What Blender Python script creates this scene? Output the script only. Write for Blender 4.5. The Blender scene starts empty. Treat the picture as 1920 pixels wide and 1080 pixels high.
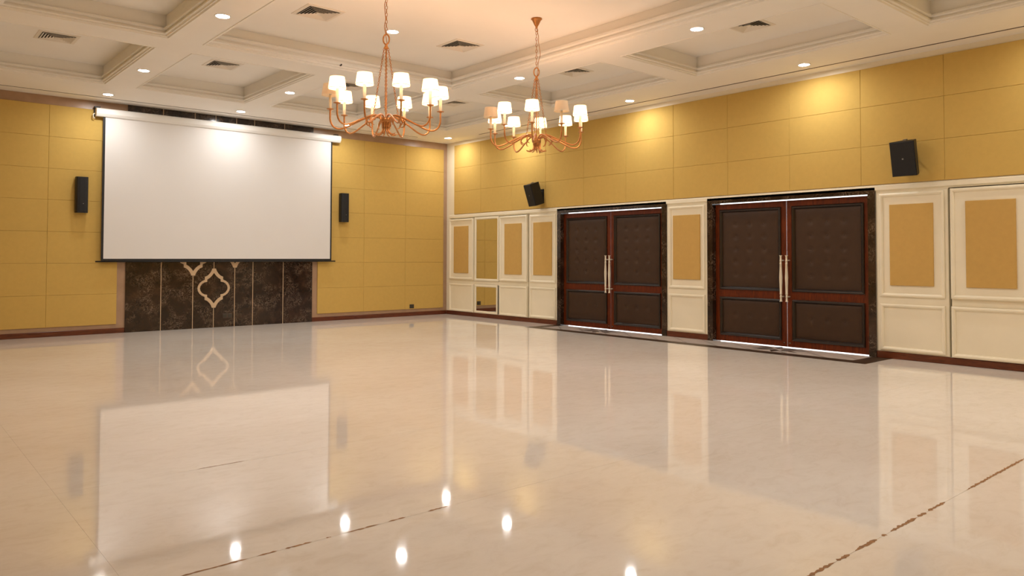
import bpy, math, random
from mathutils import Matrix, Vector
S = bpy.context.scene
COL = S.collection
PI = math.pi
random.seed(7)

# ------------------------------------------------------------------ camera
CAM = Vector((-11.6351, -16.2382, 1.5))
FPX, YAW, PITCH, ROLL, PPY = 1409.02, 0.7084, 0.0276, 0.0022, 443.3
cyw, syw, cpt, spt = math.cos(YAW), math.sin(YAW), math.cos(PITCH), math.sin(PITCH)
fw = Vector((syw * cpt, cyw * cpt, spt)); rt = Vector((cyw, -syw, 0)); up = rt.cross(fw)
rt2 = rt * math.cos(ROLL) + up * math.sin(ROLL); up2 = up * math.cos(ROLL) - rt * math.sin(ROLL)
cd = bpy.data.cameras.new('camera'); cam = bpy.data.objects.new('camera', cd); COL.objects.link(cam)
M = Matrix((rt2, up2, -fw)).transposed().to_4x4(); M.translation = CAM
cam.matrix_world = M
cd.sensor_width = 36; cd.lens = FPX * 36 / 1920; cd.shift_y = (PPY - 540) / 1920; cd.clip_start = 0.05
S.camera = cam
# ------------------------------------------------------------------ world, exposure
w = bpy.data.worlds.new('world'); S.world = w; w.use_nodes = True
w.node_tree.nodes['Background'].inputs[0].default_value = (0.93, 0.97, 1.0, 1)
w.node_tree.nodes['Background'].inputs[1].default_value = 3.5
S.view_settings.view_transform = 'Standard'; S.view_settings.look = 'None'
S.view_settings.gamma = 1; S.view_settings.use_curve_mapping = False
S.view_settings.exposure = 0.06
S.cycles.caustics_reflective = False; S.cycles.caustics_refractive = False
S.cycles.max_bounces = 8; S.cycles.glossy_bounces = 3
DOWNLIGHT = 325.0                      # emission of a downlight's diffuser
DOWN_COL = (0.99, 0.98, 0.965)
BULB_W = 5.6
BULB_COL = (1.0, 0.55, 0.33)

# ------------------------------------------------------------------ helpers
def lin(c):
    return tuple((v / 12.92 if v <= .04045 else ((v + .055) / 1.055) ** 2.4) for v in [x / 255 for x in c]) + (1,)

class MB:
    def __init__(s): s.v = []; s.f = []; s.sm = []
    def add(s, vs, fs, smooth=False):
        n = len(s.v); s.v += [tuple(p) for p in vs]
        for f in fs: s.f.append(tuple(i + n for i in f)); s.sm.append(smooth)
        return s
    def box(s, x0, x1, y0, y1, z0, z1):
        if x0 > x1: x0, x1 = x1, x0
        if y0 > y1: y0, y1 = y1, y0
        if z0 > z1: z0, z1 = z1, z0
        return s.add([(x0,y0,z0),(x1,y0,z0),(x1,y1,z0),(x0,y1,z0),(x0,y0,z1),(x1,y0,z1),(x1,y1,z1),(x0,y1,z1)],
                     [(0,3,2,1),(4,5,6,7),(0,1,5,4),(1,2,6,5),(2,3,7,6),(3,0,4,7)])
    def bbox(s, x0, x1, y0, y1, z0, z1, b, axis):
        """box with its face towards -axis chamfered by b (axis 'x' or 'y': the room side is the smaller value)"""
        if axis == 'x':
            r = lambda x, i: [(x, y0+i, z0+i), (x, y1-i, z0+i), (x, y1-i, z1-i), (x, y0+i, z1-i)]
            A, B, Cc = r(x1, 0), r(x0 + b, 0), r(x0, b)
        else:
            r = lambda y, i: [(x0+i, y, z0+i), (x1-i, y, z0+i), (x1-i, y, z1-i), (x0+i, y, z1-i)]
            A, B, Cc = r(y1, 0), r(y0 + b, 0), r(y0, b)
        fs = []
        for k in range(4):
            n = (k + 1) % 4
            fs += [(k, n, 4+n, 4+k), (4+k, 4+n, 8+n, 8+k)]
        return s.add(A + B + Cc, fs + [(8, 9, 10, 11), (3, 2, 1, 0)])
    def lathe(s, prof, n=16, c=(0,0,0), smooth=True, caps=False):
        vs = [(c[0]+r*math.cos(2*PI*k/n), c[1]+r*math.sin(2*PI*k/n), c[2]+z) for r, z in prof for k in range(n)]
        fs = [(i*n+k, i*n+(k+1)%n, (i+1)*n+(k+1)%n, (i+1)*n+k) for i in range(len(prof)-1) for k in range(n)]
        s.add(vs, fs, smooth)
        if caps:
            s.add(vs[:n], [tuple(range(n))[::-1]]); s.add(vs[-n:], [tuple(range(n))])
        return s
    def tube(s, pts, r, n=8, closed=False, smooth=True):
        P = [Vector(p) for p in pts]; m = len(P)
        rr = r if isinstance(r, (list, tuple)) else [r] * m
        T = []
        for i in range(m):
            a = P[(i-1) % m] if (i or closed) else P[0]; b = P[(i+1) % m] if (i < m-1 or closed) else P[-1]
            T.append((b - a).normalized())
        nrm = T[0].orthogonal().normalized(); vs = []
        for i in range(m):
            nrm = (nrm - T[i] * nrm.dot(T[i])).normalized(); bn = T[i].cross(nrm)
            for k in range(n):
                a = 2*PI*k/n; vs.append(P[i] + (nrm*math.cos(a) + bn*math.sin(a)) * rr[i])
        fs = [(i*n+k, i*n+(k+1)%n, (i+1)*n+(k+1)%n, (i+1)*n+k) for i in range(m-1) for k in range(n)]
        if closed: fs += [((m-1)*n+k, (m-1)*n+(k+1)%n, (k+1)%n, k) for k in range(n)]
        else: fs += [tuple(range(n))[::-1], tuple(range((m-1)*n, m*n))]
        return s.add(vs, fs, smooth)
    def ring(s, rect, prof, plane):
        """mitred frame: profile (inset, height) swept round a rectangle. plane: function (a, b, h) -> xyz"""
        a0, a1, b0, b1 = rect; vs = []
        for d, h in prof:
            vs += [plane(a0+d, b0+d, h), plane(a1-d, b0+d, h), plane(a1-d, b1-d, h), plane(a0+d, b1-d, h)]
        fs = [(i*4+k, i*4+(k+1)%4, (i+1)*4+(k+1)%4, (i+1)*4+k) for i in range(len(prof)-1) for k in range(4)]
        return s.add(vs, fs)
    def mesh(s, name, mat):
        me = bpy.data.meshes.new(name); me.from_pydata(s.v, [], s.f)
        me.polygons.foreach_set('use_smooth', s.sm)
        me.materials.append(mat); me.update(); return me
    def obj(s, name, mat, parent=None):
        return inst(name, s.mesh(name, mat), parent)
def inst(name, me, parent=None, loc=None, rz=None):
    o = bpy.data.objects.new(name, me); COL.objects.link(o)
    if parent: o.parent = parent
    if loc is not None: o.location = loc
    if rz is not None: o.rotation_euler.z = rz
    return o
def tag(o, label, cat, group=None, kind=None):
    o['label'] = label; o['category'] = cat
    if group: o['group'] = group
    if kind: o['kind'] = kind
    return o
def thing(name, label, cat, loc=(0,0,0), rot=(0,0,0), group=None, kind=None):
    o = bpy.data.objects.new(name, None); COL.objects.link(o)
    o.location = loc; o.rotation_euler = rot; o.empty_display_size = .1
    return tag(o, label, cat, group, kind)
def copy_tree(o, parent=None):
    c = o.copy(); COL.objects.link(c); c.parent = parent
    for ch in list(o.children): copy_tree(ch, c)
    return c

# ------------------------------------------------------------------ materials
def new(name):
    m = bpy.data.materials.new(name); m.use_nodes = True
    nt = m.node_tree; return m, nt, nt.nodes['Principled BSDF']
def nd(nt, t, **kw):
    n = nt.nodes.new(t)
    for k, v in kw.items():
        if k in n.inputs: n.inputs[k].default_value = v
        else: setattr(n, k, v)
    return n
def coords(nt, scale=(1,1,1), rot=(0,0,0), world=True):
    mp = nd(nt, 'ShaderNodeMapping'); mp.inputs['Scale'].default_value = scale; mp.inputs['Rotation'].default_value = rot
    if world: nt.links.new(nt.nodes.new('ShaderNodeNewGeometry').outputs['Position'], mp.inputs[0])
    else: nt.links.new(nt.nodes.new('ShaderNodeTexCoord').outputs['Object'], mp.inputs[0])
    return mp.outputs[0]
def ramp(nt, fac, stops):
    r = nd(nt, 'ShaderNodeValToRGB'); e = r.color_ramp.elements
    while len(e) < len(stops): e.new(0.5)
    for el, (p, c) in zip(e, stops): el.position = p; el.color = c
    nt.links.new(fac, r.inputs[0]); return r.outputs[0]
def noise(nt, vec, scale, detail=4, rough=.55, dist=0):
    n = nd(nt, 'ShaderNodeTexNoise', Scale=scale, Detail=detail, Roughness=rough, Distortion=dist)
    nt.links.new(vec, n.inputs['Vector']); return n.outputs['Fac']
def bump(nt, p, h, strength, dist=.01):
    b = nd(nt, 'ShaderNodeBump', Strength=strength, Distance=dist)
    nt.links.new(h, b.inputs['Height']); nt.links.new(b.outputs[0], p.inputs['Normal'])
def simple(name, col, rough=.5, metal=0, var=.06, nscale=6, bmp=0, bscale=200, spec=.5):
    m, nt, p = new(name); c = lin(col)
    v = coords(nt)
    f = noise(nt, v, nscale)
    a = tuple(min(1, x * (1 - var)) for x in c[:3]) + (1,); b = tuple(min(1, x * (1 + var)) for x in c[:3]) + (1,)
    nt.links.new(ramp(nt, f, [(.3, a), (.7, b)]), p.inputs['Base Color'])
    p.inputs['Roughness'].default_value = rough; p.inputs['Metallic'].default_value = metal
    p.inputs['Specular IOR Level'].default_value = spec
    if bmp: bump(nt, p, noise(nt, v, bscale, 2), bmp, .002)
    return m
def emit(name, col, strength):
    m, nt, p = new(name)
    p.inputs['Base Color'].default_value = (.8, .8, .8, 1)
    p.inputs['Emission Color'].default_value = tuple(col) + (1,); p.inputs['Emission Strength'].default_value = strength
    return m
MAT = {}
MAT['ceil'] = simple('ceiling_paint', (248, 243, 235), .75, var=.015, nscale=1.5, bmp=.05, bscale=60)
MAT['cream'] = simple('cream_paint', (241, 230, 204), .38, var=.02, nscale=3)
MAT['fabric'] = simple('mustard_fabric', (205, 170, 94), .92, var=.025, nscale=14, bmp=.25, bscale=420, spec=.15)
MAT['inset'] = simple('tan_fabric', (202, 163, 94), .92, var=.025, nscale=14, bmp=.25, bscale=420, spec=.15)
MAT['taupe'] = simple('taupe_stone', (172, 140, 112), .35, var=.08, nscale=5)
MAT['white'] = simple('white_enamel', (238, 236, 232), .35, var=.01)
MAT['screen'] = simple('screen_cloth', (228, 224, 220), .85, var=.006, nscale=2, spec=.2)
MAT['black'] = simple('black_cloth', (22, 20, 19), .6, var=.1)
MAT['spk'] = simple('speaker_black', (14, 13, 13), .5, var=.15, nscale=30, bmp=.15, bscale=600)
MAT['grille'] = simple('speaker_grille', (12, 11, 12), .65, var=.25, nscale=300, bmp=.4, bscale=900)
MAT['chrome'] = simple('grey_metal', (150, 148, 145), .3, .9, var=.05)
MAT['dark'] = simple('dark_recess_shade', (26, 20, 16), .8, var=.1)  # near-black that stands in for shade inside the wall gap and vents
MAT['ventw'] = simple('vent_enamel', (236, 226, 212), .5, var=.02)
MAT['slot'] = simple('slot_brown', (62, 44, 30), .7, var=.1)
MAT['gold'] = simple('brushed_copper_gold', (192, 134, 80), .32, .8, var=.12, nscale=40)
MAT['candle'] = simple('candle_sleeve', (244, 226, 196), .5, var=.02)
MAT['ivory'] = simple('ivory_handle', (226, 214, 190), .3, var=.02)
MAT['strip'] = simple('ivory_inlay_strip', (205, 176, 140), .35, var=.05)
MAT['leather'] = simple('brown_leather', (64, 43, 27), .45, var=.08, nscale=8, bmp=.2, bscale=350, spec=.3)
MAT['blackwood'] = simple('black_moulding', (34, 22, 16), .3, var=.12)
MAT['inlay'] = simple('dark_floor_inlay', (66, 48, 33), .4, var=.15, nscale=12, spec=.25)
MAT['filler'] = simple('brown_joint_filler', (150, 106, 60), .7, var=.3, nscale=30)
MAT['paving'] = simple('outdoor_paving', (216, 212, 204), .8, var=.05)
MAT['plate'] = simple('outlet_dark', (58, 52, 44), .4, var=.08)

def wood_mat():
    m, nt, p = new('mahogany_wood'); v = coords(nt, (14, 14, 1.6))
    f = noise(nt, v, 3, 6, .6, 1.2)
    nt.links.new(ramp(nt, f, [(.25, lin((58, 20, 6))), (.55, lin((104, 42, 11))), (.8, lin((130, 58, 18)))]), p.inputs['Base Color'])
    p.inputs['Roughness'].default_value = .36; p.inputs['Specular IOR Level'].default_value = .25; return m
MAT['wood'] = wood_mat()
def base_mat():
    m, nt, p = new('baseboard_wood'); v = coords(nt, (1.6, 1.6, 14))
    f = noise(nt, v, 3, 6, .6, 1.0)
    nt.links.new(ramp(nt, f, [(.25, lin((66, 28, 14))), (.6, lin((108, 52, 26))), (.85, lin((128, 66, 34)))]), p.inputs['Base Color'])
    p.inputs['Roughness'].default_value = .3; return m
MAT['bb'] = base_mat()
def marble_mat():
    m, nt, p = new('dark_marble'); v = coords(nt)
    big = noise(nt, v, 2.2, 6, .65, .8); med = noise(nt, v, 7, 8, .7, 2.2)
    base = ramp(nt, big, [(.3, lin((30, 20, 15))), (.55, lin((48, 33, 24))), (.78, lin((78, 55, 40)))])
    vn = nd(nt, 'ShaderNodeMath', operation='SUBTRACT'); nt.links.new(med, vn.inputs[0]); vn.inputs[1].default_value = .5
    ab = nd(nt, 'ShaderNodeMath', operation='ABSOLUTE'); nt.links.new(vn.outputs[0], ab.inputs[0])
    msk = ramp(nt, ab.outputs[0], [(0, (1,1,1,1)), (.009, (0,0,0,1))])
    m2 = noise(nt, v, 3.3, 3, .5)
    gate = ramp(nt, m2, [(.44, (0,0,0,1)), (.58, (1,1,1,1))])
    mul = nd(nt, 'ShaderNodeMath', operation='MULTIPLY'); nt.links.new(msk, mul.inputs[0]); nt.links.new(gate, mul.inputs[1])
    mx = nd(nt, 'ShaderNodeMix', data_type='RGBA')
    nt.links.new(mul.outputs[0], mx.inputs['Factor']); nt.links.new(base, mx.inputs['A']); mx.inputs['B'].default_value = lin((190, 162, 138))
    nt.links.new(mx.outputs['Result'], p.inputs['Base Color'])
    p.inputs['Roughness'].default_value = .12; return m
MAT['marble'] = marble_mat()
def floor_mat():
    m, nt, p = new('polished_cream_marble'); v = coords(nt, (1, 1, 1), (0, 0, math.radians(40.6)))
    v2 = coords(nt, (.8, 1.5, 1), (0, 0, math.radians(40.6)))
    a = noise(nt, v2, 6.5, 8, .72, .9); b = noise(nt, v, .55, 3, .5)
    c1 = ramp(nt, a, [(.28, lin((230, 219, 206))), (.5, lin((238, 229, 219))), (.75, lin((242, 234, 224)))])
    c2 = ramp(nt, b, [(.35, lin((247, 244, 241))), (.65, (1, 1, 1, 1))])
    mx = nd(nt, 'ShaderNodeMix', data_type='RGBA', blend_type='MULTIPLY'); mx.inputs['Factor'].default_value = 1
    nt.links.new(c1, mx.inputs['A']); nt.links.new(c2, mx.inputs['B'])
    nt.links.new(mx.outputs['Result'], p.inputs['Base Color'])
    r = nd(nt, 'ShaderNodeMapRange'); r.inputs['To Min'].default_value = .03; r.inputs['To Max'].default_value = .06
    nt.links.new(a, r.inputs['Value']); nt.links.new(r.outputs[0], p.inputs['Roughness'])
    p.inputs['IOR'].default_value = 1.44
    bump(nt, p, noise(nt, v, 3.0, 2), .02, .01); return m
MAT['floor'] = floor_mat()
def mirror_mat():
    m, nt, p = new('mirror_glass'); p.inputs['Base Color'].default_value = (.80, .80, .76, 1)
    p.inputs['Metallic'].default_value = 1; p.inputs['Roughness'].default_value = .015; return m
MAT['mirror'] = mirror_mat()
def shade_mat(name, e):
    m, nt, p = new(name)
    v = coords(nt, (1, 1, 1), world=False)
    p.inputs['Base Color'].default_value = lin((236, 214, 184)); p.inputs['Roughness'].default_value = .8
    tr = nd(nt, 'ShaderNodeBsdfTranslucent'); tr.inputs[0].default_value = lin((240, 214, 176))
    mx = nd(nt, 'ShaderNodeMixShader'); mx.inputs[0].default_value = .45
    out = nt.nodes['Material Output']
    nt.links.new(p.outputs[0], mx.inputs[1]); nt.links.new(tr.outputs[0], mx.inputs[2]); nt.links.new(mx.outputs[0], out.inputs[0])
    if e:
        p.inputs['Emission Color'].default_value = (1.0, .80, .52, 1); p.inputs['Emission Strength'].default_value = e
    return m
MAT['shade_on'] = shade_mat('lit_lamp_shade', 2.2)
MAT['shade_off'] = shade_mat('unlit_lamp_shade', 0)
MAT['lamp'] = emit('downlight_glow', DOWN_COL, DOWNLIGHT)
MAT['bulb'] = emit('bulb_glow', (1, .78, .5), 25)

# ------------------------------------------------------------------ dimensions
XL, YR, H, TOP = -12.4, -17.3, 4.502, 4.80
def struct(o, label, cat): return tag(o, label, cat, kind='structure')

# ------------------------------------------------------------------ floor
floor = MB().box(XL, 0.3, YR, 0.2, -.2, -.012).obj('floor', MAT['slot'])
struct(floor, 'polished cream marble floor of the empty hall', 'floor')
ybr = [0.2, -10.74, -12.52, -14.43, YR]; xbr = [XL, -10.71, 0.3]; G = .0008
for i in range(len(ybr) - 1):
    for j in range(len(xbr) - 1):
        MB().box(xbr[j] + (.0004 if j else 0), xbr[j+1] - (.0004 if j < len(xbr) - 2 else 0), ybr[i+1] + G, ybr[i] - (G if i else 0), -.013, 0).obj('floor_slab', MAT['floor'], floor)
def filler(x0, x1, y, wd):
    n = max(6, int((x1 - x0) / .016)); vs = []
    for k in range(n + 1):
        x = x0 + (x1 - x0) * k / n; e = min(1, .02 + 9 * min(k, n - k) / n) * random.choice((1, 1, .8, .55))
        vs += [(x, y - wd * e * random.uniform(.15, .5), .0008), (x, y + wd * e * random.uniform(.25, .6), .0008)]
    MB().add(vs, [(2*k, 2*k+2, 2*k+3, 2*k+1) for k in range(n)]).obj('joint_filler', MAT['filler'], floor)
for a, b in ((-8.6, -7.98), (-7.96, -7.83), (-7.77, -7.52), (-7.45, -7.41), (-7.35, -7.0), (-6.98, -6.87), (-6.83, -6.57), (-6.22, -5.0)):
    filler(a, b, -14.43, .03)
for a, b in ((-10.5, -10.17), (-10.13, -10.02), (-9.98, -9.83), (-9.75, -9.72), (-9.63, -9.42), (-9.37, -9.25), (-9.1, -8.95)):
    filler(a, b, -12.52, .022)
for a, b in ((-9.85, -9.5),): filler(a, b, -10.74, .012)
# dark inlaid border in front of the doors
bx0, bx1, by0, by1, bw = -.905, 0.0, -11.39, -4.15, .25
MB().box(bx0, bx0 + bw, by0, by1, 0, .0012).obj('inlay_band', MAT['inlay'], floor)
MB().box(bx0 + bw, -.0, by0, by0 + bw + .04, 0, .0012).obj('inlay_band', MAT['inlay'], floor)
MB().box(bx0 + bw, -.0, by1 - bw, by1, 0, .0012).obj('inlay_band', MAT['inlay'], floor)
xin = bx0 + bw
for k in range(-2, 13):
    y0 = -4.3 - .63 * k + .08; y1 = y0 - .78
    # diagonal joint clipped to the border
    t0 = max(0, (y0 - (by1 - bw)) / .78); t1 = min(1, (y0 - (by0 + bw + .04)) / .78)
    if t1 <= t0: continue
    P = [( -.0 + (xin - 0) * t, y0 - .78 * t) for t in (t0, t1)]
    h = .010
    MB().add([(P[0][0], P[0][1]-h, .001), (P[0][0], P[0][1]+h, .001), (P[1][0], P[1][1]+h, .001), (P[1][0], P[1][1]-h, .001)], [(0, 1, 2, 3)]).obj('inlay_line', MAT['inlay'], floor)
for yc in (-5.73, -9.66):
    for k in range(8):
        a = k * PI / 4 + .2
        vs = []
        for r, da in ((.06, 0), (.22, .3), (.46, 0), (.22, -.3)):
            vs.append((max(-.655, min(.1, -.27 + r * .8 * math.cos(a + da))), yc + r * 1.25 * math.sin(a + da), .0014))
        MB().add(vs, [(0, 1, 2, 3)]).obj('inlay_petal', MAT['inlay'], floor)

# ------------------------------------------------------------------ back wall
wall_back = MB().box(XL - .2, .3, 0, .25, -.2, 5.05).obj('wall_back', MAT['taupe'])
struct(wall_back, 'far wall with mustard fabric panels, taupe stone border and dark marble centre', 'wall')
MX = [-7.771, -7.114, -6.489, -6.061, -5.619, -5.222, -4.53, -3.826]
for a, b in zip(MX[:-1], MX[1:]):
    MB().bbox(a + .0002, b - .0002, -.03, 0, 0, H, .0005, 'y').obj('marble_slab', MAT['marble'], wall_back)
for x in MX[1:-1]:
    cut = {-6.061: (.43, 1.235), -6.489: (1.115, 1.92), -5.619: (1.275, 2.08)}.get(x)      # the lines stop at the ornaments
    for z0, z1 in (((0, cut[0]), (cut[1], H)) if cut else ((0, H),)):
        MB().box(x - .006, x + .006, -.032, -.028, z0, z1).obj('metal_strip', MAT['strip'], wall_back)
ZR = [.175, .77, 1.365, 1.96, 2.555, 3.14, 3.735, 4.33]
XC = ([XL + .02, -11.49, -10.30, -9.115, -7.925], [-3.69, -2.485, -1.302, -.124])
for cols in XC:
    for a, b in zip(cols[:-1], cols[1:]):
        for z0, z1 in zip(ZR[:-1], ZR[1:]):
            MB().bbox(a + .001, b - .001, -.025, 0, z0 + .001, z1 - .001, .004, 'y').obj('fabric_panel', MAT['fabric'], wall_back)
bbk = MB().bbox(XL, -7.775, -.02, 0, 0, .097, .006, 'y').obj('baseboard_back', MAT['bb'])
struct(bbk, 'brown wooden baseboard along the far wall left of the marble', 'baseboard')
bbk2 = MB().bbox(-3.822, -.02, -.02, 0, 0, .097, .006, 'y').obj('baseboard_back', MAT['bb'])
struct(bbk2, 'brown wooden baseboard along the far wall between marble and corner', 'baseboard')
# ogee ornaments
OUT = [(278,0),(268,45),(240,90),(200,122),(155,142),(155,192),(110,212),(75,245),(48,285),(30,330)]
INN = [(238,0),(228,40),(200,78),(160,100),(115,108),(115,148),(75,172),(45,200),(20,230),(0,258)]
def ogee(cx, cz, label):
    kx, kz = .338 / 278, .414 / 330
    loopO, loopI = [], []
    for sx, sz, rev in ((1,1,False),(-1,1,True),(-1,-1,False),(1,-1,True)):
        o = OUT[::-1] if rev else OUT; i = INN[::-1] if rev else INN
        loopO += [(sx*a*kx, sz*b*kz) for a, b in o]; loopI += [(sx*a*kx, sz*b*kz) for a, b in i]
    n = len(loopO); vs = []
    for y in (-.042, -.03):
        vs += [(x, y, z) for x, z in loopO] + [(x, y, z) for x, z in loopI]
    fs = []
    for k in range(n):
        j = (k + 1) % n
        fs += [(k, j, n+j, n+k), (k, 2*n+k, 2*n+j, j), (n+k, n+j, 3*n+j, 3*n+k)]
    o = MB().add(vs, fs).obj('wall_ornament', MAT['strip']); o.location = (cx, 0, cz)
    tag(o, label, 'ornament', 'ogee ornaments on the dark marble')
ogee(-6.061, .831, 'whole ivory ogee quatrefoil outline on the dark marble below the screen')
ogee(-6.489, 1.517, 'ivory ogee outline cut off by the screen, showing a V-shaped lower end')
ogee(-5.619, 1.677, 'ivory ogee outline of which only the small tip shows below the screen')

# ------------------------------------------------------------------ right wall, with two doorways and one open joint
D1, D2, DT = (-7.2295, -4.2277), (-11.1655, -8.1588), 2.5707
GAP = (-2.234, -2.156, .11, .81)
mb = MB()
def layer(x0, x1, holes):
    ys = sorted({YR - .2, .2} | {v for h in holes for v in h[:2]}); zs = sorted({-.2, 5.05} | {v for h in holes for v in h[2:]})
    for a, b in zip(ys[:-1], ys[1:]):
        for c, d in zip(zs[:-1], zs[1:]):
            if any(h[0] <= a and b <= h[1] and h[2] <= c and d <= h[3] for h in holes): continue
            mb.box(x0, x1, a, b, c, d)
DH = [(D1[0] + .03, D1[1] - .03, -.01, DT - .03), (D2[0] + .03, D2[1] - .03, -.01, DT - .03)]
JOINTS = [(-3.279, -3.246, .105, 2.502), (-3.246, -.18, 2.487, 2.502), (-12.209, -12.176, .105, 2.502), (-16.3, -12.209, 2.487, 2.502)]   # open joints round the loose panels
layer(0, .12, DH + [GAP] + JOINTS); layer(.12, .24, DH)
wall_right = mb.obj('wall_right', MAT['cream'])
struct(wall_right, 'long side wall with mustard fabric above cream panelled wainscot', 'wall')
MB().box(.1, .119, GAP[0], GAP[1], GAP[2], GAP[3]).box(.002, .1, GAP[0], GAP[0] + .004, GAP[2], GAP[3]).box(.002, .1, GAP[1] - .004, GAP[1], GAP[2], GAP[3]).obj('recess_shade', MAT['dark'], wall_right)  # dark plates put shade into the gap, whose cream inside stays too light
YC = [-.356] + [-1.48 - 1.185 * k for k in range(13)]
ZC = [2.615, 3.205, 3.815, 4.413]
for a, b in zip(YC[1:], YC[:-1]):
    for z0, z1 in zip(ZC[:-1], ZC[1:]):
        MB().bbox(-.025, 0, a + .001, b - .001, z0 + .001, z1 - .001, .004, 'x').obj('fabric_panel', MAT['fabric'], wall_right)
MB().bbox(-.03, 0, YR + .05, -.14, 2.52, 2.60, .012, 'x').obj('top_rail', MAT['cream'], wall_right)
def px(y, z, h): return (-h, y, z)
FR = [(0, 0), (0, .022), (.012, .03), (.03, .03), (.04, .02), (.048, .016), (.052, .0)]
def moulding(y0, y1, z0, z1, x, parent, sc=1):
    MB().ring((y0, y1, z0, z1), [(d * sc, h * sc + x) for d, h in FR], px).obj('moulding', MAT['cream'], parent)
def fab_inset(y0, y1, parent, x):
    yc = (y0 + y1) / 2
    MB().bbox(-x - .028, -x + .0, yc - .302, yc + .302, 1.092, 2.296, .006, 'x').obj('fabric_inset', MAT['inset'], parent)
def wains_loose(y0, y1):           # upper and lower leaf with a recessed gap between
    u = MB().bbox(-.03, 0, y0, y1, .925, 2.485, .003, 'x').obj('wainscot_panel', MAT['cream'], wall_right)
    moulding(y0 + .006, y1 - .006, .931, 2.479, .03, u); fab_inset(y0, y1, u, .03)
    l = MB().bbox(-.03, 0, y0, y1, .105, .822, .003, 'x').obj('wainscot_panel', MAT['cream'], wall_right)
    moulding(y0 + .006, y1 - .006, .111, .816, .03, l)
def wains_fixed(y0, y1):
    u = MB().bbox(-.012, 0, y0, y1, .105, 2.49, .003, 'x').obj('wainscot_panel', MAT['cream'], wall_right)
    moulding(y0 + .045, y1 - .045, .925, 2.465, .012, u); fab_inset(y0, y1, u, .012)
    moulding(y0 + .045, y1 - .045, .125, .815, .012, u)
wains_loose(-1.20, -.18); wains_loose(-3.245, -2.235); wains_fixed(-4.215, -3.28)
wains_fixed(-8.145, -7.245); wains_fixed(-12.175, -11.185)
for k in range(4): wains_loose(-13.215 - 1.04 * k, -12.21 - 1.04 * k)
def mirror(z0, z1, label, yc=-1.715, w2=.475):
    t = thing('wall_mirror', label, 'mirror', (0, yc, z0), group='mirrors in the wainscot')
    MB().box(-.012, 0, -w2, w2, 0, z1 - z0).obj('backing', MAT['cream'], t)
    MB().ring((-w2, w2, 0, z1 - z0), [(0, .0), (0, .028), (.012, .036), (.04, .036), (.052, .026), (.06, .014)], px).obj('mirror_frame', MAT['cream'], t)
    MB().box(-.016, -.012, -w2 + .055, w2 - .055, .055, z1 - z0 - .055).obj('mirror_glass', MAT['mirror'], t)
mirror(.905, 2.495, 'tall mirror in a cream frame between two tan wainscot panels')
mirror(.105, .815, 'small low mirror in a cream frame under the tall mirror', -1.695, .455)
def bbr(y0, y1, label):
    struct(MB().bbox(-.02, 0, y0, y1, 0, .1, .006, 'x').obj('baseboard_right', MAT['bb']), label, 'baseboard')
bbr(D1[1], -.02, 'brown baseboard from the room corner to the farther double door')
bbr(D2[1], D1[0], 'short brown baseboard between the two double doors')
bbr(YR, D2[0], 'brown baseboard running from the nearer double door out of the picture')

# ------------------------------------------------------------------ left and rear walls (behind the picture's edge)
wl = MB().box(XL - .2, XL, YR - .2, .2, -.2, 5.05).obj('wall_left', MAT['fabric']); struct(wl, 'side wall in mustard fabric beyond the left picture edge', 'wall')
wr = MB().box(XL - .2, .3, YR - .2, YR, -.2, 5.05).obj('wall_rear', MAT['fabric']); struct(wr, 'near end wall in mustard fabric behind the camera', 'wall')
ter = MB().box(.24, 9, YR - 6, 6, -.25, -.012).obj('terrace', MAT['paving']); struct(ter, 'pale daylit paving outside the double doors', 'pavement')

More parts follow.
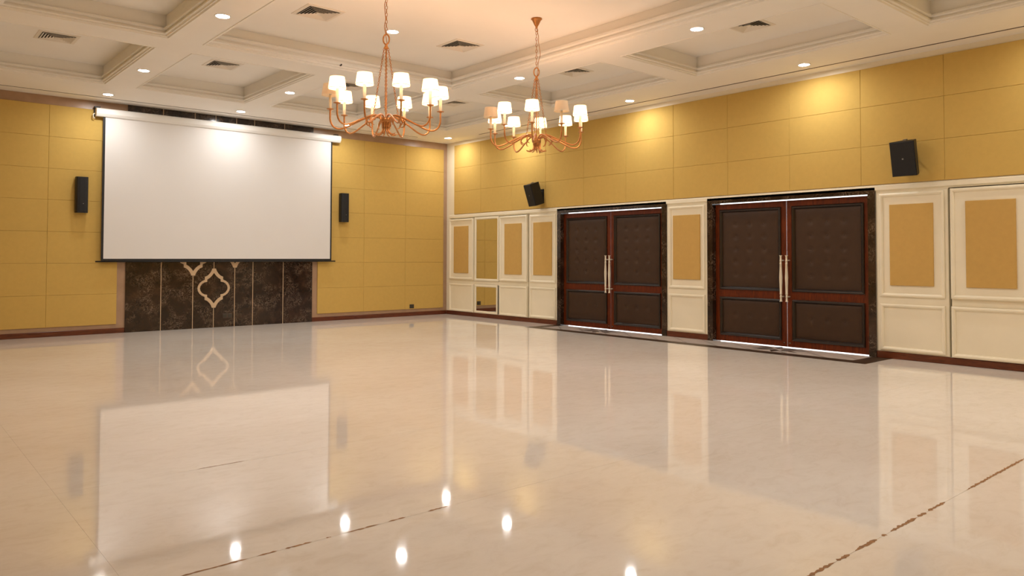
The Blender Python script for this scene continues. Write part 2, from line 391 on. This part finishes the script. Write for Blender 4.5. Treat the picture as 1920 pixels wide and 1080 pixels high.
# ------------------------------------------------------------------ doors
def door(name, y0, y1, label):
    root = thing(name, label, 'door', kind='structure')
    fwd = .11
    MB().box(-.03, .22, y0, y0 + fwd, 0, DT).obj('door_jamb', MAT['marble'], root)
    MB().box(-.03, .22, y1 - fwd, y1, 0, DT).obj('door_jamb', MAT['marble'], root)
    MB().box(-.03, .22, y0 + fwd, y1 - fwd, DT - .1, DT).obj('door_head', MAT['marble'], root)
    yc = (y0 + y1) / 2; X0, X1 = .07, .092
    zb, zt = .012, DT - .1 - .011
    for sgn in (1, -1):
        # leaf in y from the middle outwards
        a, b = yc + sgn * .0063, (y1 - fwd - .004 if sgn > 0 else y0 + fwd + .004)
        lo, hi = min(a, b), max(a, b)
        st = .092
        m = MB(); m.box(X0, X1, lo, lo + st, zb, zt); m.box(X0, X1, hi - st, hi, zb, zt)
        m.box(X0, X1, lo + st, hi - st, zb, .118); m.box(X0, X1, lo + st, hi - st, .80, .935); m.box(X0, X1, lo + st, hi - st, zt - .1, zt)
        m.box(X0 + .008, X1, lo + st, hi - st, .118, .80); m.box(X0 + .008, X1, lo + st, hi - st, .935, zt - .1)
        leaf = m.obj('door_leaf', MAT['wood'], root)
        py0, py1 = lo + st, hi - st
        for (z0, z1, rows) in ((.118, .80, 1), (.935, zt - .1, 5)):
            MB().ring((py0, py1, z0, z1), [(0, -X0 - .002), (0, -X0 + .02), (.014, -X0 + .03), (.032, -X0 + .026), (.05, -X0 + .004), (.055, -X0 - .006)], px).obj('moulding', MAT['blackwood'], leaf)
            q0, q1, s0, s1 = py0 + .045, py1 - .045, z0 + .045, z1 - .045
            W, Hh = q1 - q0, s1 - s0
            if rows == 5: bt = [(q0 + W * u, s0 + Hh * v) for u in (.25, .5, .75) for v in (.17, .335, .50, .665, .83)]
            else: bt = [(q0 + W * u, s0 + Hh * .56) for u in (.25, .5, .75)]
            nu, nv = 46, (60 if rows == 5 else 28); vs = []
            for j in range(nv + 1):
                for i in range(nu + 1):
                    y = q0 + W * i / nu; z = s0 + Hh * j / nv
                    e = min(y - q0, q1 - y, z - s0, s1 - z)
                    h = .016 * (1 - math.exp(-e / .04))
                    for (by, bz) in bt:
                        d2 = ((y - by) ** 2 + (z - bz) ** 2)
                        if d2 < .04: h -= .014 * math.exp(-d2 / .0016)
                    vs.append((X0 + .008 - h, y, z))
            fs = [(j*(nu+1)+i, j*(nu+1)+i+1, (j+1)*(nu+1)+i+1, (j+1)*(nu+1)+i) for j in range(nv) for i in range(nu)]
            MB().add(vs, fs, True).obj('upholstery', MAT['leather'], leaf)
            for by, bz in bt:
                inst('button', BUTTON, leaf, (X0 + .006, by, bz))
        # turned pull handle on the meeting stile
        hy = yc + sgn * .052
        PR = [(0, -.385), (.024, -.385), (.024, -.378), (.017, -.37), (.016, -.31), (.024, -.305), (.017, -.298), (.017, -.262), (.024, -.256), (.019, -.248), (.021, -.15), (.027, .02), (.022, .12), (.018, .24), (.024, .246), (.017, .253), (.017, .29), (.024, .296), (.016, .302), (.016, .37), (.024, .38), (.024, .387), (0, .387)]
        hd = MB().lathe(PR, 14, (X0 - .105, hy, 1.153))
        for zz in (.85, 1.455): hd.tube([(X0 + .002, hy, zz), (X0 - .105, hy, zz)], .011, 8)
        hh = hd.obj('handle', MAT['ivory'], leaf); hh['label'] = 'ivory turned pull handle'
        bolt = MB().box(X0 - .012, X0, yc + sgn * .05 - .012, yc + sgn * .05 + .012, .07, .085).obj('floor_bolt', MAT['chrome'], leaf)
BUTTON = MB().lathe([(.0, -.007), (.006, -.006), (.0105, -.001), (.011, .004)], 10).mesh('button', MAT['leather'])
BUTTON.transform(Matrix.Rotation(PI / 2, 4, 'Y'))
door('door_1', D1[0], D1[1], 'farther double door with buttoned brown leather in dark marble frame')
door('door_2', D2[0], D2[1], 'nearer double door with buttoned brown leather in dark marble frame')

# ------------------------------------------------------------------ ceiling
X1, X2, X3, X4 = (-10.53, -8.54), (-8.06, -6.07), (-5.60, -3.60), (-3.17, -1.27)
R1, R2, R3, R4 = (-4.78, -1.72), (-8.42, -5.345), (-11.95, -8.82), (-15.55, -12.40)
COF = [(x, r) for r in (R1, R4) for x in (X1, X2, X3, X4)] + [(x, r) for r in (R2, R3) for x in (X1, X4)]
K = ((-8.09, -3.72), (-11.95, -5.345)); COF.append(K)
xs = sorted({XL, 0.0} | {v for c in COF for v in c[0]}); ys = sorted({YR, 0.0} | {v for c in COF for v in c[1]})
vs, fs = [], []
for a, b in zip(xs[:-1], xs[1:]):
    for c, d in zip(ys[:-1], ys[1:]):
        if any(q[0][0] <= a + 1e-6 and b <= q[0][1] + 1e-6 and q[1][0] <= c + 1e-6 and d <= q[1][1] + 1e-6 for q in COF): continue
        n = len(vs); vs += [(a, c, H), (a, d, H), (b, d, H), (b, c, H)]; fs.append((n, n+1, n+2, n+3))
mb = MB().add(vs, fs); mb.box(XL - .2, .3, YR - .2, .25, 4.95, 5.15)
ceiling = mb.obj('ceiling', MAT['ceil']); struct(ceiling, 'cream coffered plaster ceiling with moulded recesses', 'ceiling')
def pz(x, y, h): return (x, y, H + h)
CORN = [(0, .0), (.003, -.007), (.02, -.007), (.028, .012), (.046, .012), (.046, .032), (.074, .038), (.074, .056), (.059, .062), (.059, .08), (.092, .09), (.092, .112), (.062, .124), (.055, .13)]
for (xa, ya) in COF:
    sc = 1.35 if (xa, ya) == K else 1
    MB().ring((*xa, *ya), [(d * sc, h * sc) for d, h in CORN], pz).obj('cornice', MAT['ceil'], ceiling)
    ins = .055 * sc
    m = MB().ring((*xa, *ya), [(0, 0), (ins, .05), (ins, TOP - H)], pz)
    m.add([(xa[0]+ins, ya[0]+ins, TOP), (xa[0]+ins, ya[1]-ins, TOP), (xa[1]-ins, ya[1]-ins, TOP), (xa[1]-ins, ya[0]+ins, TOP)], [(0, 1, 2, 3)])
    m.obj('coffer', MAT['ceil'], ceiling)
# linear slots beside the walls
def slot(x0, x1, y0, y1, label):
    t = thing('slot_diffuser', label, 'air slot', ((x0+x1)/2, (y0+y1)/2, H), group='linear slots beside the walls')
    hx, hy = (x1-x0)/2, (y1-y0)/2
    MB().box(-hx, hx, -hy, hy, -.003, 0).obj('slot', MAT['slot'], t)  # flat plate on the uncut soffit, the recess's shade put into its colour
    MB().ring((-hx-.008, hx+.008, -hy-.008, hy+.008), [(0, 0), (0, -.0035), (.008, -.0035), (.008, 0)], lambda a, b, h: (a, b, h)).obj('slot_frame', MAT['ceil'], t)
slot(XL + .1, -1.23, -.482, -.440, 'thin dark slot in the ceiling along the far wall')
slot(-.362, -.318, YR + .1, -1.80, 'thin dark slot in the ceiling along the door wall')

# ------------------------------------------------------------------ downlights
def downlight():
    t = thing('downlight', '', 'downlight')
    MB().lathe([(.098, 0), (.098, -.004), (.09, -.007), (.08, -.007), (.078, -.002)], 24).obj('trim_ring', MAT['white'], t)
    vs = [(.078 * math.cos(2*PI*k/24), .078 * math.sin(2*PI*k/24), -.003) for k in range(24)]
    MB().add(vs, [tuple(range(24))[::-1]]).obj('diffuser', MAT['lamp'], t)
    return t
DL = {
 (-8.31, -.83): 'lit downlight by the far wall above the screen\'s upper left end',
 (-5.83, -.83): 'lit downlight by the far wall above the middle of the screen',
 (-3.36, -.83): 'lit downlight by the far wall, seen through the nearer chandelier\'s arms',
 (-.57, -.83): 'lit downlight in the far ceiling corner where the two walls meet',
 (-8.31, -3.205): 'lit downlight between the two coffers above the screen\'s left end',
 (-5.83, -3.205): 'lit downlight between coffers, just left of the nearer chandelier',
 (-3.37, -3.205): 'lit downlight between coffers, just behind the nearer chandelier\'s right lamps',
 (-8.33, -6.82): 'lit downlight at upper left between large central coffer and side coffer',
 (-5.86, -6.80): 'lit downlight inside the central coffer beside the nearer chandelier\'s chain',
 (-3.40, -6.81): 'lit downlight on the beam just left of the farther chandelier\'s stem',
 (-.60, -3.205): 'lit downlight near the door wall behind the farther chandelier\'s left lamps',
 (-.60, -6.82): 'lit downlight near the door wall above the farther double door',
 (-3.43, -10.38): 'lit downlight on the beam beside the central coffer, uppermost at right',
 (-.64, -10.375): 'lit downlight near the door wall above the nearer double door',
}
proto = None
def place_light(p, label, group, z=H):
    global proto
    if proto is None: proto = o = downlight()
    else: o = copy_tree(proto)
    o.location = (*p, z); o['label'] = label; o['group'] = group
for p, lb in DL.items(): place_light(p, lb, 'downlights in the coffered ceiling', TOP if p == (-5.86, -6.80) else H)
OFF = [(-8.33, -10.38), (-8.33, -13.9), (-5.83, -13.9), (-3.4, -13.9), (-.62, -13.9), (-11.1, -6.8), (-5.83, -16.4), (-3.4, -16.4), (-.62, -16.4)]
for p in OFF: place_light(p, 'lit downlight over the near end of the hall, outside the picture', 'downlights beyond the picture\'s edge')
place_light((-5.86, -10.4), 'lit downlight over the near end of the hall, outside the picture', 'downlights beyond the picture\'s edge', TOP)

# ------------------------------------------------------------------ ceiling vents
def vent():
    t = thing('ceiling_vent', '', 'vent')
    hz = lambda a, b, h: (a, b, h)
    MB().ring((-.27, .27, -.27, .27), [(0, 0), (.004, -.008), (.05, -.012), (.056, -.004), (.056, .0)], hz).obj('vent_frame', MAT['ventw'], t)
    MB().box(-.215, .215, -.215, .215, -.002, 0).obj('duct_shade', MAT['dark'], t)  # flat plate, shade of the vent's cavity painted as its dark colour
    for k in range(5):
        s = .213 - .037 * k
        if s < .04: break
        MB().ring((-s, s, -s, s), [(0, -.0225), (.0015, -.0235), (.0285, -.006), (.027, -.005), (.0, -.0225)], hz).obj('louvre', MAT['ventw'], t)
    MB().ring((-.03, .03, -.03, .03), [(0, -.003), (0, -.02), (.0299, -.02)], hz).obj('centre_plate', MAT['ventw'], t)
    return t
vp = vent()
VL = {(-9.535, -3.25): 'square air vent in the leftmost coffer by the far wall',
 (-7.065, -3.25): 'square air vent in the coffer above the screen',
 (-4.60, -3.25): 'square air vent half hidden behind the nearer chandelier\'s left lamps',
 (-2.22, -3.25): 'square air vent in the corner coffer between the two chandeliers',
 (-2.20, -6.87): 'square air vent right of the farther chandelier\'s stem',
 (-2.215, -10.39): 'square air vent in the side coffer above the nearer double door',
 (-7.075, -6.88): 'square air vent in the central coffer left of the nearer chandelier\'s chain',
 (-4.68, -6.87): 'square air vent in the central coffer between the chandeliers\' chains'}
first = True
for p, lb in VL.items():
    o = vp if first else copy_tree(vp); first = False
    o.location = (*p, TOP); o['label'] = lb; o['group'] = 'square ceiling vents'

# sprinkler-like nozzle on the central cornice
n_ = MB().lathe([(.0, -.03), (.012, -.03), (.012, -.022), (.006, -.018), (.008, 0), (.022, 0)], 12).obj('sprinkler', MAT['plate'])
n_.location = (-5.98, -5.434, 4.554); n_.rotation_euler = (-PI/2, 0, 0); tag(n_, 'tiny dark nozzle on the central coffer\'s moulding', 'sprinkler')

# ------------------------------------------------------------------ projector screen
ps = thing('projector_screen', 'large white roll-down projection screen with black edges on the far wall', 'screen', (-5.79, 0, 1.39))
def P(o): return o
ox, oz = 5.79, -1.39
CX0, CX1 = -8.352, -3.215
prof = [(-.055, 4.335), (-.075, 4.352), (-.165, 4.352), (-.19, 4.34), (-.2, 4.315), (-.195, 4.245), (-.165, 4.203), (-.15, 4.192), (-.07, 4.192), (-.055, 4.205)]
n = len(prof)
vs = [(x + ox, y, z + oz) for x in (CX0, CX1) for y, z in prof]
MB().add(vs, [(k, (k+1) % n, n + (k+1) % n, n + k) for k in range(n)] + [tuple(range(n)), tuple(range(n, 2*n))[::-1]]).obj('casing', MAT['white'], ps)
for x in (CX0 - .012, CX1):
    vs = [(x + dx + ox, y * 1.0, z + oz) for dx in (0, .012) for y, z in prof]
    MB().add(vs, [(k, (k+1) % n, n + (k+1) % n, n + k) for k in range(n)] + [tuple(range(n)), tuple(range(n, 2*n))[::-1]]).obj('end_cap', MAT['ventw'], ps)
for x in (CX0 + .0, CX1 - .09):
    MB().box(x + ox - .03, x + ox + .07, -.12, -.032, 4.352 + oz, 4.385 + oz).box(x + ox - .03, x + ox + .07, -.056, -.032, 4.2 + oz, 4.385 + oz).obj('wall_bracket', MAT['spk'], ps)
MB().tube([(CX0 - .02 + ox, -.10, 4.25 + oz), (CX0 - .05 + ox, -.1, 4.23 + oz), (CX0 - .05 + ox, -.1, 4.17 + oz), (CX0 - .02 + ox, -.1, 4.15 + oz)], .01, 8).obj('pull_lever', MAT['ivory'], ps)
ys_ = -.13
MB().box(-8.195 + ox, -3.435 + ox, ys_ - .0015, ys_, 1.452 + oz, 4.21 + oz).obj('projection_surface', MAT['screen'], ps)
for a, b in ((-8.237, -8.195), (-3.435, -3.40)):
    MB().box(a + ox, b + ox, ys_ - .002, ys_, 1.40 + oz, 4.21 + oz).obj('side_border', MAT['black'], ps)
MB().box(-8.195 + ox, -3.435 + ox, ys_ - .002, ys_, 1.40 + oz, 1.452 + oz).obj('bottom_border', MAT['black'], ps)
MB().tube([(-8.33 + ox, ys_, 1.398 + oz), (-3.30 + ox, ys_, 1.398 + oz)], .014, 10).obj('bottom_bar', MAT['black'], ps)

# ------------------------------------------------------------------ column speakers on the far wall
def column_speaker(x, label):
    t = thing('column_speaker', label, 'speaker', (x, -.025, 2.325), group='column speakers beside the screen')
    hw, hh, dp = .105, .68, .15
    pr = [(-hw, -.02), (-hw, -.1)] + [(-hw + .03 * (1 - math.cos(a)), -.1 - .05 * math.sin(a)) for a in (.5, 1.0, 1.57)] + [(hw - .03 * (1 - math.cos(a)), -.1 - .05 * math.sin(a)) for a in (1.57, 1.0, .5)] + [(hw, -.1), (hw, -.02)]
    n = len(pr); vs = [(x, y, z) for z in (0, hh) for x, y in pr]
    MB().add(vs, [(k, (k+1) % n, n+(k+1) % n, n+k) for k in range(n)] + [tuple(range(n))[::-1], tuple(range(n, 2*n))]).obj('cabinet', MAT['spk'], t)
    g = [(-hw + .026, -.147), (-.04, -.158), (.04, -.158), (hw - .026, -.147)]
    vs = [(x, y, z) for z in (.02, hh - .02) for x, y in g]
    MB().add(vs, [(k, k+1, 5+k, 4+k) for k in range(3)]).obj('grille', MAT['grille'], t)
    MB().lathe([(0, 0), (.007, 0), (.007, .003), (0, .003)], 8).obj('badge', MAT['chrome'], t).matrix_local = Matrix.Translation((.015, -.16, .17)) @ Matrix.Rotation(PI/2, 4, 'X')
    MB().box(-.04, .04, -.02, 0, .2, .48).obj('wall_bracket', MAT['spk'], t)
column_speaker(-8.575, 'narrow black column speaker left of the projection screen')
column_speaker(-3.065, 'narrow black column speaker right of the projection screen')

# ------------------------------------------------------------------ tilted box speakers on the side wall
def box_speaker(y, z, tilt, yaw, label):
    t = thing('box_speaker', label, 'speaker', (-.025, y, z), (0, 0, 0), group='tilted box speakers on the door wall')
    cabn = bpy.data.objects.new('cabinet', None)
    hw, hh, d = .17, .25, .27
    # trapezoid plan: wide front (-x), narrow back
    pl = [(-d, -hw), (-d, hw), (-.02, hw * .62), (-.02, -hw * .62)]
    vs = [(x, yy, zz) for zz in (-hh, hh) for x, yy in pl]
    Mx = Matrix.Translation((-.08, 0, 0)) @ Matrix.Rotation(yaw, 4, 'Z') @ Matrix.Rotation(-tilt, 4, 'Y')
    def put(m, name, mat):
        me = m.mesh(name, mat); me.transform(Mx); return inst(name, me, t)
    put(MB().add(vs, [(0, 1, 2, 3), (7, 6, 5, 4), (0, 4, 5, 1), (1, 5, 6, 2), (2, 6, 7, 3), (3, 7, 4, 0)]), 'cabinet', MAT['spk'])
    put(MB().bbox(-d - .014, -d, -hw + .008, hw - .008, -hh + .008, hh - .008, .006, 'x'), 'grille', MAT['grille'])
    put(MB().box(-d - .017, -d - .013, -.011, .011, -.012, .010), 'badge', MAT['chrome'])
    MB().tube([(0, 0, -.2), (-.1, 0, -.13), (-.16, 0, -.1)], .012, 8).obj('bracket_arm', MAT['chrome'], t)
    MB().tube([(0, 0, .02), (-.14, 0, .02)], .014, 8).obj('bracket_arm', MAT['chrome'], t)
    MB().box(-.012, 0, -.05, .05, -.24, .08).obj('wall_plate', MAT['spk'], t)
    put(MB().box(-.16, -.10, -.02, .02, hh, hh + .02), 'hanging_lug', MAT['chrome'])
box_speaker(-3.75, 2.965, math.radians(17), math.radians(-14), 'tilted black box speaker above the wainscot left of the farther door')
box_speaker(-11.72, 2.98, math.radians(12), 0, 'tilted black box speaker above and right of the nearer door')

# ------------------------------------------------------------------ outlets
def outlet(x, z, w_, h_, y, label, mat):
    t = thing('wall_outlet', label, 'outlet', (x, y, z))
    MB().bbox(-w_/2, w_/2, -.008, 0, -h_/2, h_/2, .003, 'y').obj('cover_plate', mat, t)
    m = int(round(w_ / .09)) or 1
    for k in range(m):
        xc = -w_/2 + w_ * (k + .5) / m
        MB().box(xc - w_/m*.36, xc + w_/m*.36, -.011, -.008, -h_*.34, h_*.34).obj('socket', MAT['plate'], t)
MAT['outm'] = simple('outlet_bronze', (78, 62, 50), .4, var=.05)
outlet(-1.10, .245, .13, .10, -.025, 'dark square socket low on the fabric wall near the corner', MAT['plate'])
outlet(-5.77, .235, .20, .10, -.03, 'dark wide socket plate low on the marble under the ornament', MAT['outm'])

# ------------------------------------------------------------------ chandeliers
def spl(pts, n=5):
    out = []; m = len(pts); Q = [Vector(p) for p in pts]
    for i in range(m - 1):
        p0, p1, p2, p3 = Q[max(i-1, 0)], Q[i], Q[i+1], Q[min(i+2, m-1)]
        for k in range(n):
            t = k / n
            out.append(.5 * ((2*p1) + (p2-p0)*t + (2*p0-5*p1+4*p2-p3)*t*t + (3*p1-p0-3*p2+p3)*t**3))
    out.append(Q[-1]); return out
ARM = MB().tube(spl([(.035, 0, -.20), (.045, 0, -.13), (.075, 0, -.082), (.135, 0, -.066), (.20, 0, -.082), (.33, 0, -.142), (.45, 0, -.203), (.54, 0, -.226), (.605, 0, -.195), (.635, 0, -.13), (.638, 0, -.06), (.638, 0, 0)], 4), .0105, 8).mesh('arm', MAT['gold'])
TAIL = MB().tube(spl([(.04, 0, -.18), (.035, 0, -.225), (.055, 0, -.262), (.10, 0, -.282), (.145, 0, -.272)], 4), [.0085] * 9 + [.0085, .008, .0075, .007, .006, .005, .004, .003], 8).mesh('tail', MAT['gold'])
SCROLL = MB().tube(spl([(.15, .0, -.07), (.205, .018, -.10), (.225, .026, -.145), (.205, .03, -.18), (.175, .03, -.19)], 4), [.009] * 10 + [.009, .008, .007, .006, .005, .004, .004], 6).mesh('scroll', MAT['gold'])
PAN = MB().lathe([(0, -.012), (.012, -.012), (.018, -.004), (.038, 0), (.044, .004), (.042, .006), (.02, .003), (0, .003)], 16).mesh('drip_pan', MAT['gold'])
CAN = MB().lathe([(.017, .002), (.017, .165), (.012, .168), (0, .168)], 12).mesh('candle_sleeve', MAT['candle'])
SH = [(.099, .164), (.081, .293)]
SHON = MB().lathe(SH, 28).mesh('lamp_shade', MAT['shade_on']); SHOFF = MB().lathe(SH, 28).mesh('lamp_shade', MAT['shade_off'])
RIM = MB().tube([(.099*math.cos(2*PI*k/28), .099*math.sin(2*PI*k/28), .164) for k in range(28)], .003, 6, True).mesh('shade_rim', MAT['candle'])
RIM2 = MB().tube([(.081*math.cos(2*PI*k/28), .081*math.sin(2*PI*k/28), .293) for k in range(28)], .003, 6, True).mesh('shade_rim', MAT['candle'])
BULB = MB().lathe([(0, .168), (.012, .17), (.02, .195), (.016, .225), (.004, .25), (0, .251)], 10).mesh('bulb', MAT['bulb'])
BULBOFF = MB().lathe([(0, .168), (.012, .17), (.02, .195), (.016, .225), (.004, .25), (0, .251)], 10).mesh('bulb', MAT['white'])
def link_chain(m, a, b, L, wd, r):
    a, b = Vector(a), Vector(b); d = b - a; n = max(1, int(d.length / (L * .78))); u = d.normalized()
    s = u.orthogonal().normalized(); t = u.cross(s)
    for k in range(n):
        c = a + d * ((k + .5) / n); q = s if k % 2 else t
        m.tube([c + u * (L/2 * math.cos(x)) + q * (wd/2 * math.sin(x)) for x in [2*PI*j/8 for j in range(8)]], r, 4, True)
    return m
def chandelier(x, y, phi0, off, label, wav, ZP):
    t = thing('chandelier', label, 'chandelier', (x, y, 3.0), group='copper chandeliers under the central coffer')
    z = lambda v: v - 3.0
    MB().lathe([(0, z(4.80)), (.075, z(4.80)), (.078, z(4.79)), (.062, z(4.775)), (.05, z(4.75)), (.034, z(4.715)), (.018, z(4.69)), (.014, z(4.668)), (0, z(4.665))], 24).obj('ceiling_canopy', MAT['gold'], t)
    MB().tube([(.025*math.cos(a), 0, z(4.642) + .025*math.sin(a)) for a in [2*PI*j/16 for j in range(16)]], .005, 6, True).obj('canopy_ring', MAT['gold'], t)
    c = link_chain(MB(), (0, 0, z(4.62)), (0, 0, z(4.115)), .05, .024, .0035).obj('main_chain', MAT['gold'], t); c['kind'] = 'stuff'
    pts = [(0, 0, z(4.66))] + [(wav * .05 * math.sin(k / 7 * PI) * rt.x + .012*math.sin(k*2.1), wav * .05 * math.sin(k / 7 * PI) * rt.y, z(4.64 - .61 * k / 7)) for k in range(1, 7)] + [(.012, 0, z(4.0))]
    MB().tube(spl(pts, 4), .0045, 6).obj('power_cord', MAT['gold'], t)
    MB().tube([(.036*math.cos(a)*rt.x, .036*math.cos(a)*rt.y, z(4.055) + .06*math.sin(a)) for a in [2*PI*j/20 for j in range(20)]], .009, 8, True).obj('hanging_ring', MAT['gold'], t)
    MB().lathe([(0, z(4.0)), (.012, z(4.0)), (.016, z(3.985)), (.022, z(3.965)), (.03, z(3.955)), (.03, z(3.943)), (.012, z(3.94)), (0, z(3.94))], 16).obj('collar', MAT['gold'], t)
    MB().lathe([(.008, z(3.95)), (.008, z(3.05))], 10).obj('stem', MAT['gold'], t)
    for k in range(4):
        a = phi0 + math.radians(18 + 90 * k)
        c = link_chain(MB(), (.024*math.cos(a), .024*math.sin(a), z(3.945)), (.14*math.cos(a), .14*math.sin(a), z(3.18)), .028, .019, .0034).obj('side_chain', MAT['gold'], t); c['kind'] = 'stuff'
    MB().lathe([(0, z(3.13)), (.05, z(3.13)), (.062, z(3.125)), (.062, z(3.085)), (.05, z(3.075)), (.03, z(3.06)), (.015, z(3.04)), (.008, z(3.03)), (0, z(3.03))], 20).obj('hub', MAT['gold'], t)
    for k in range(10):
        a = phi0 + 2 * PI * k / 10; ca, sa = math.cos(a), math.sin(a)
        ar = inst('arm', ARM, t, (0, 0, ZP - 3.0), a)
        inst('scroll', SCROLL, ar); inst('tail', TAIL, ar)
        q = (.638 * ca, .638 * sa, ZP - 3.0)
        inst('drip_pan', PAN, t, q); inst('candle_sleeve', CAN, t, q)
        lit = k not in off
        sh = inst('lamp_shade', SHON if lit else SHOFF, t, q, a)
        if not lit: sh['label'] = 'unlit lamp shade'
        inst('shade_rim', RIM, sh); inst('shade_rim', RIM2, sh); inst('bulb', BULB if lit else BULBOFF, t, q)
        if lit:
            ld = bpy.data.lights.new('bulb_light', 'POINT'); ld.energy = BULB_W; ld.color = BULB_COL; ld.shadow_soft_size = .03
            lo = bpy.data.objects.new('bulb_light', ld); COL.objects.link(lo); lo.parent = t; lo.location = (q[0], q[1], q[2] + .235)
A0, A1 = -31.0, -42.5
chandelier(-7.06, -8.62, math.radians(A0 - 111), (8,), 'nearer copper chandelier with ten white shades, one of them unlit', -.35, 3.212)
chandelier(-4.673, -8.624, math.radians(A1 - 95), (1, 8), 'farther copper chandelier with ten white shades, two of them unlit', .9, 3.24)
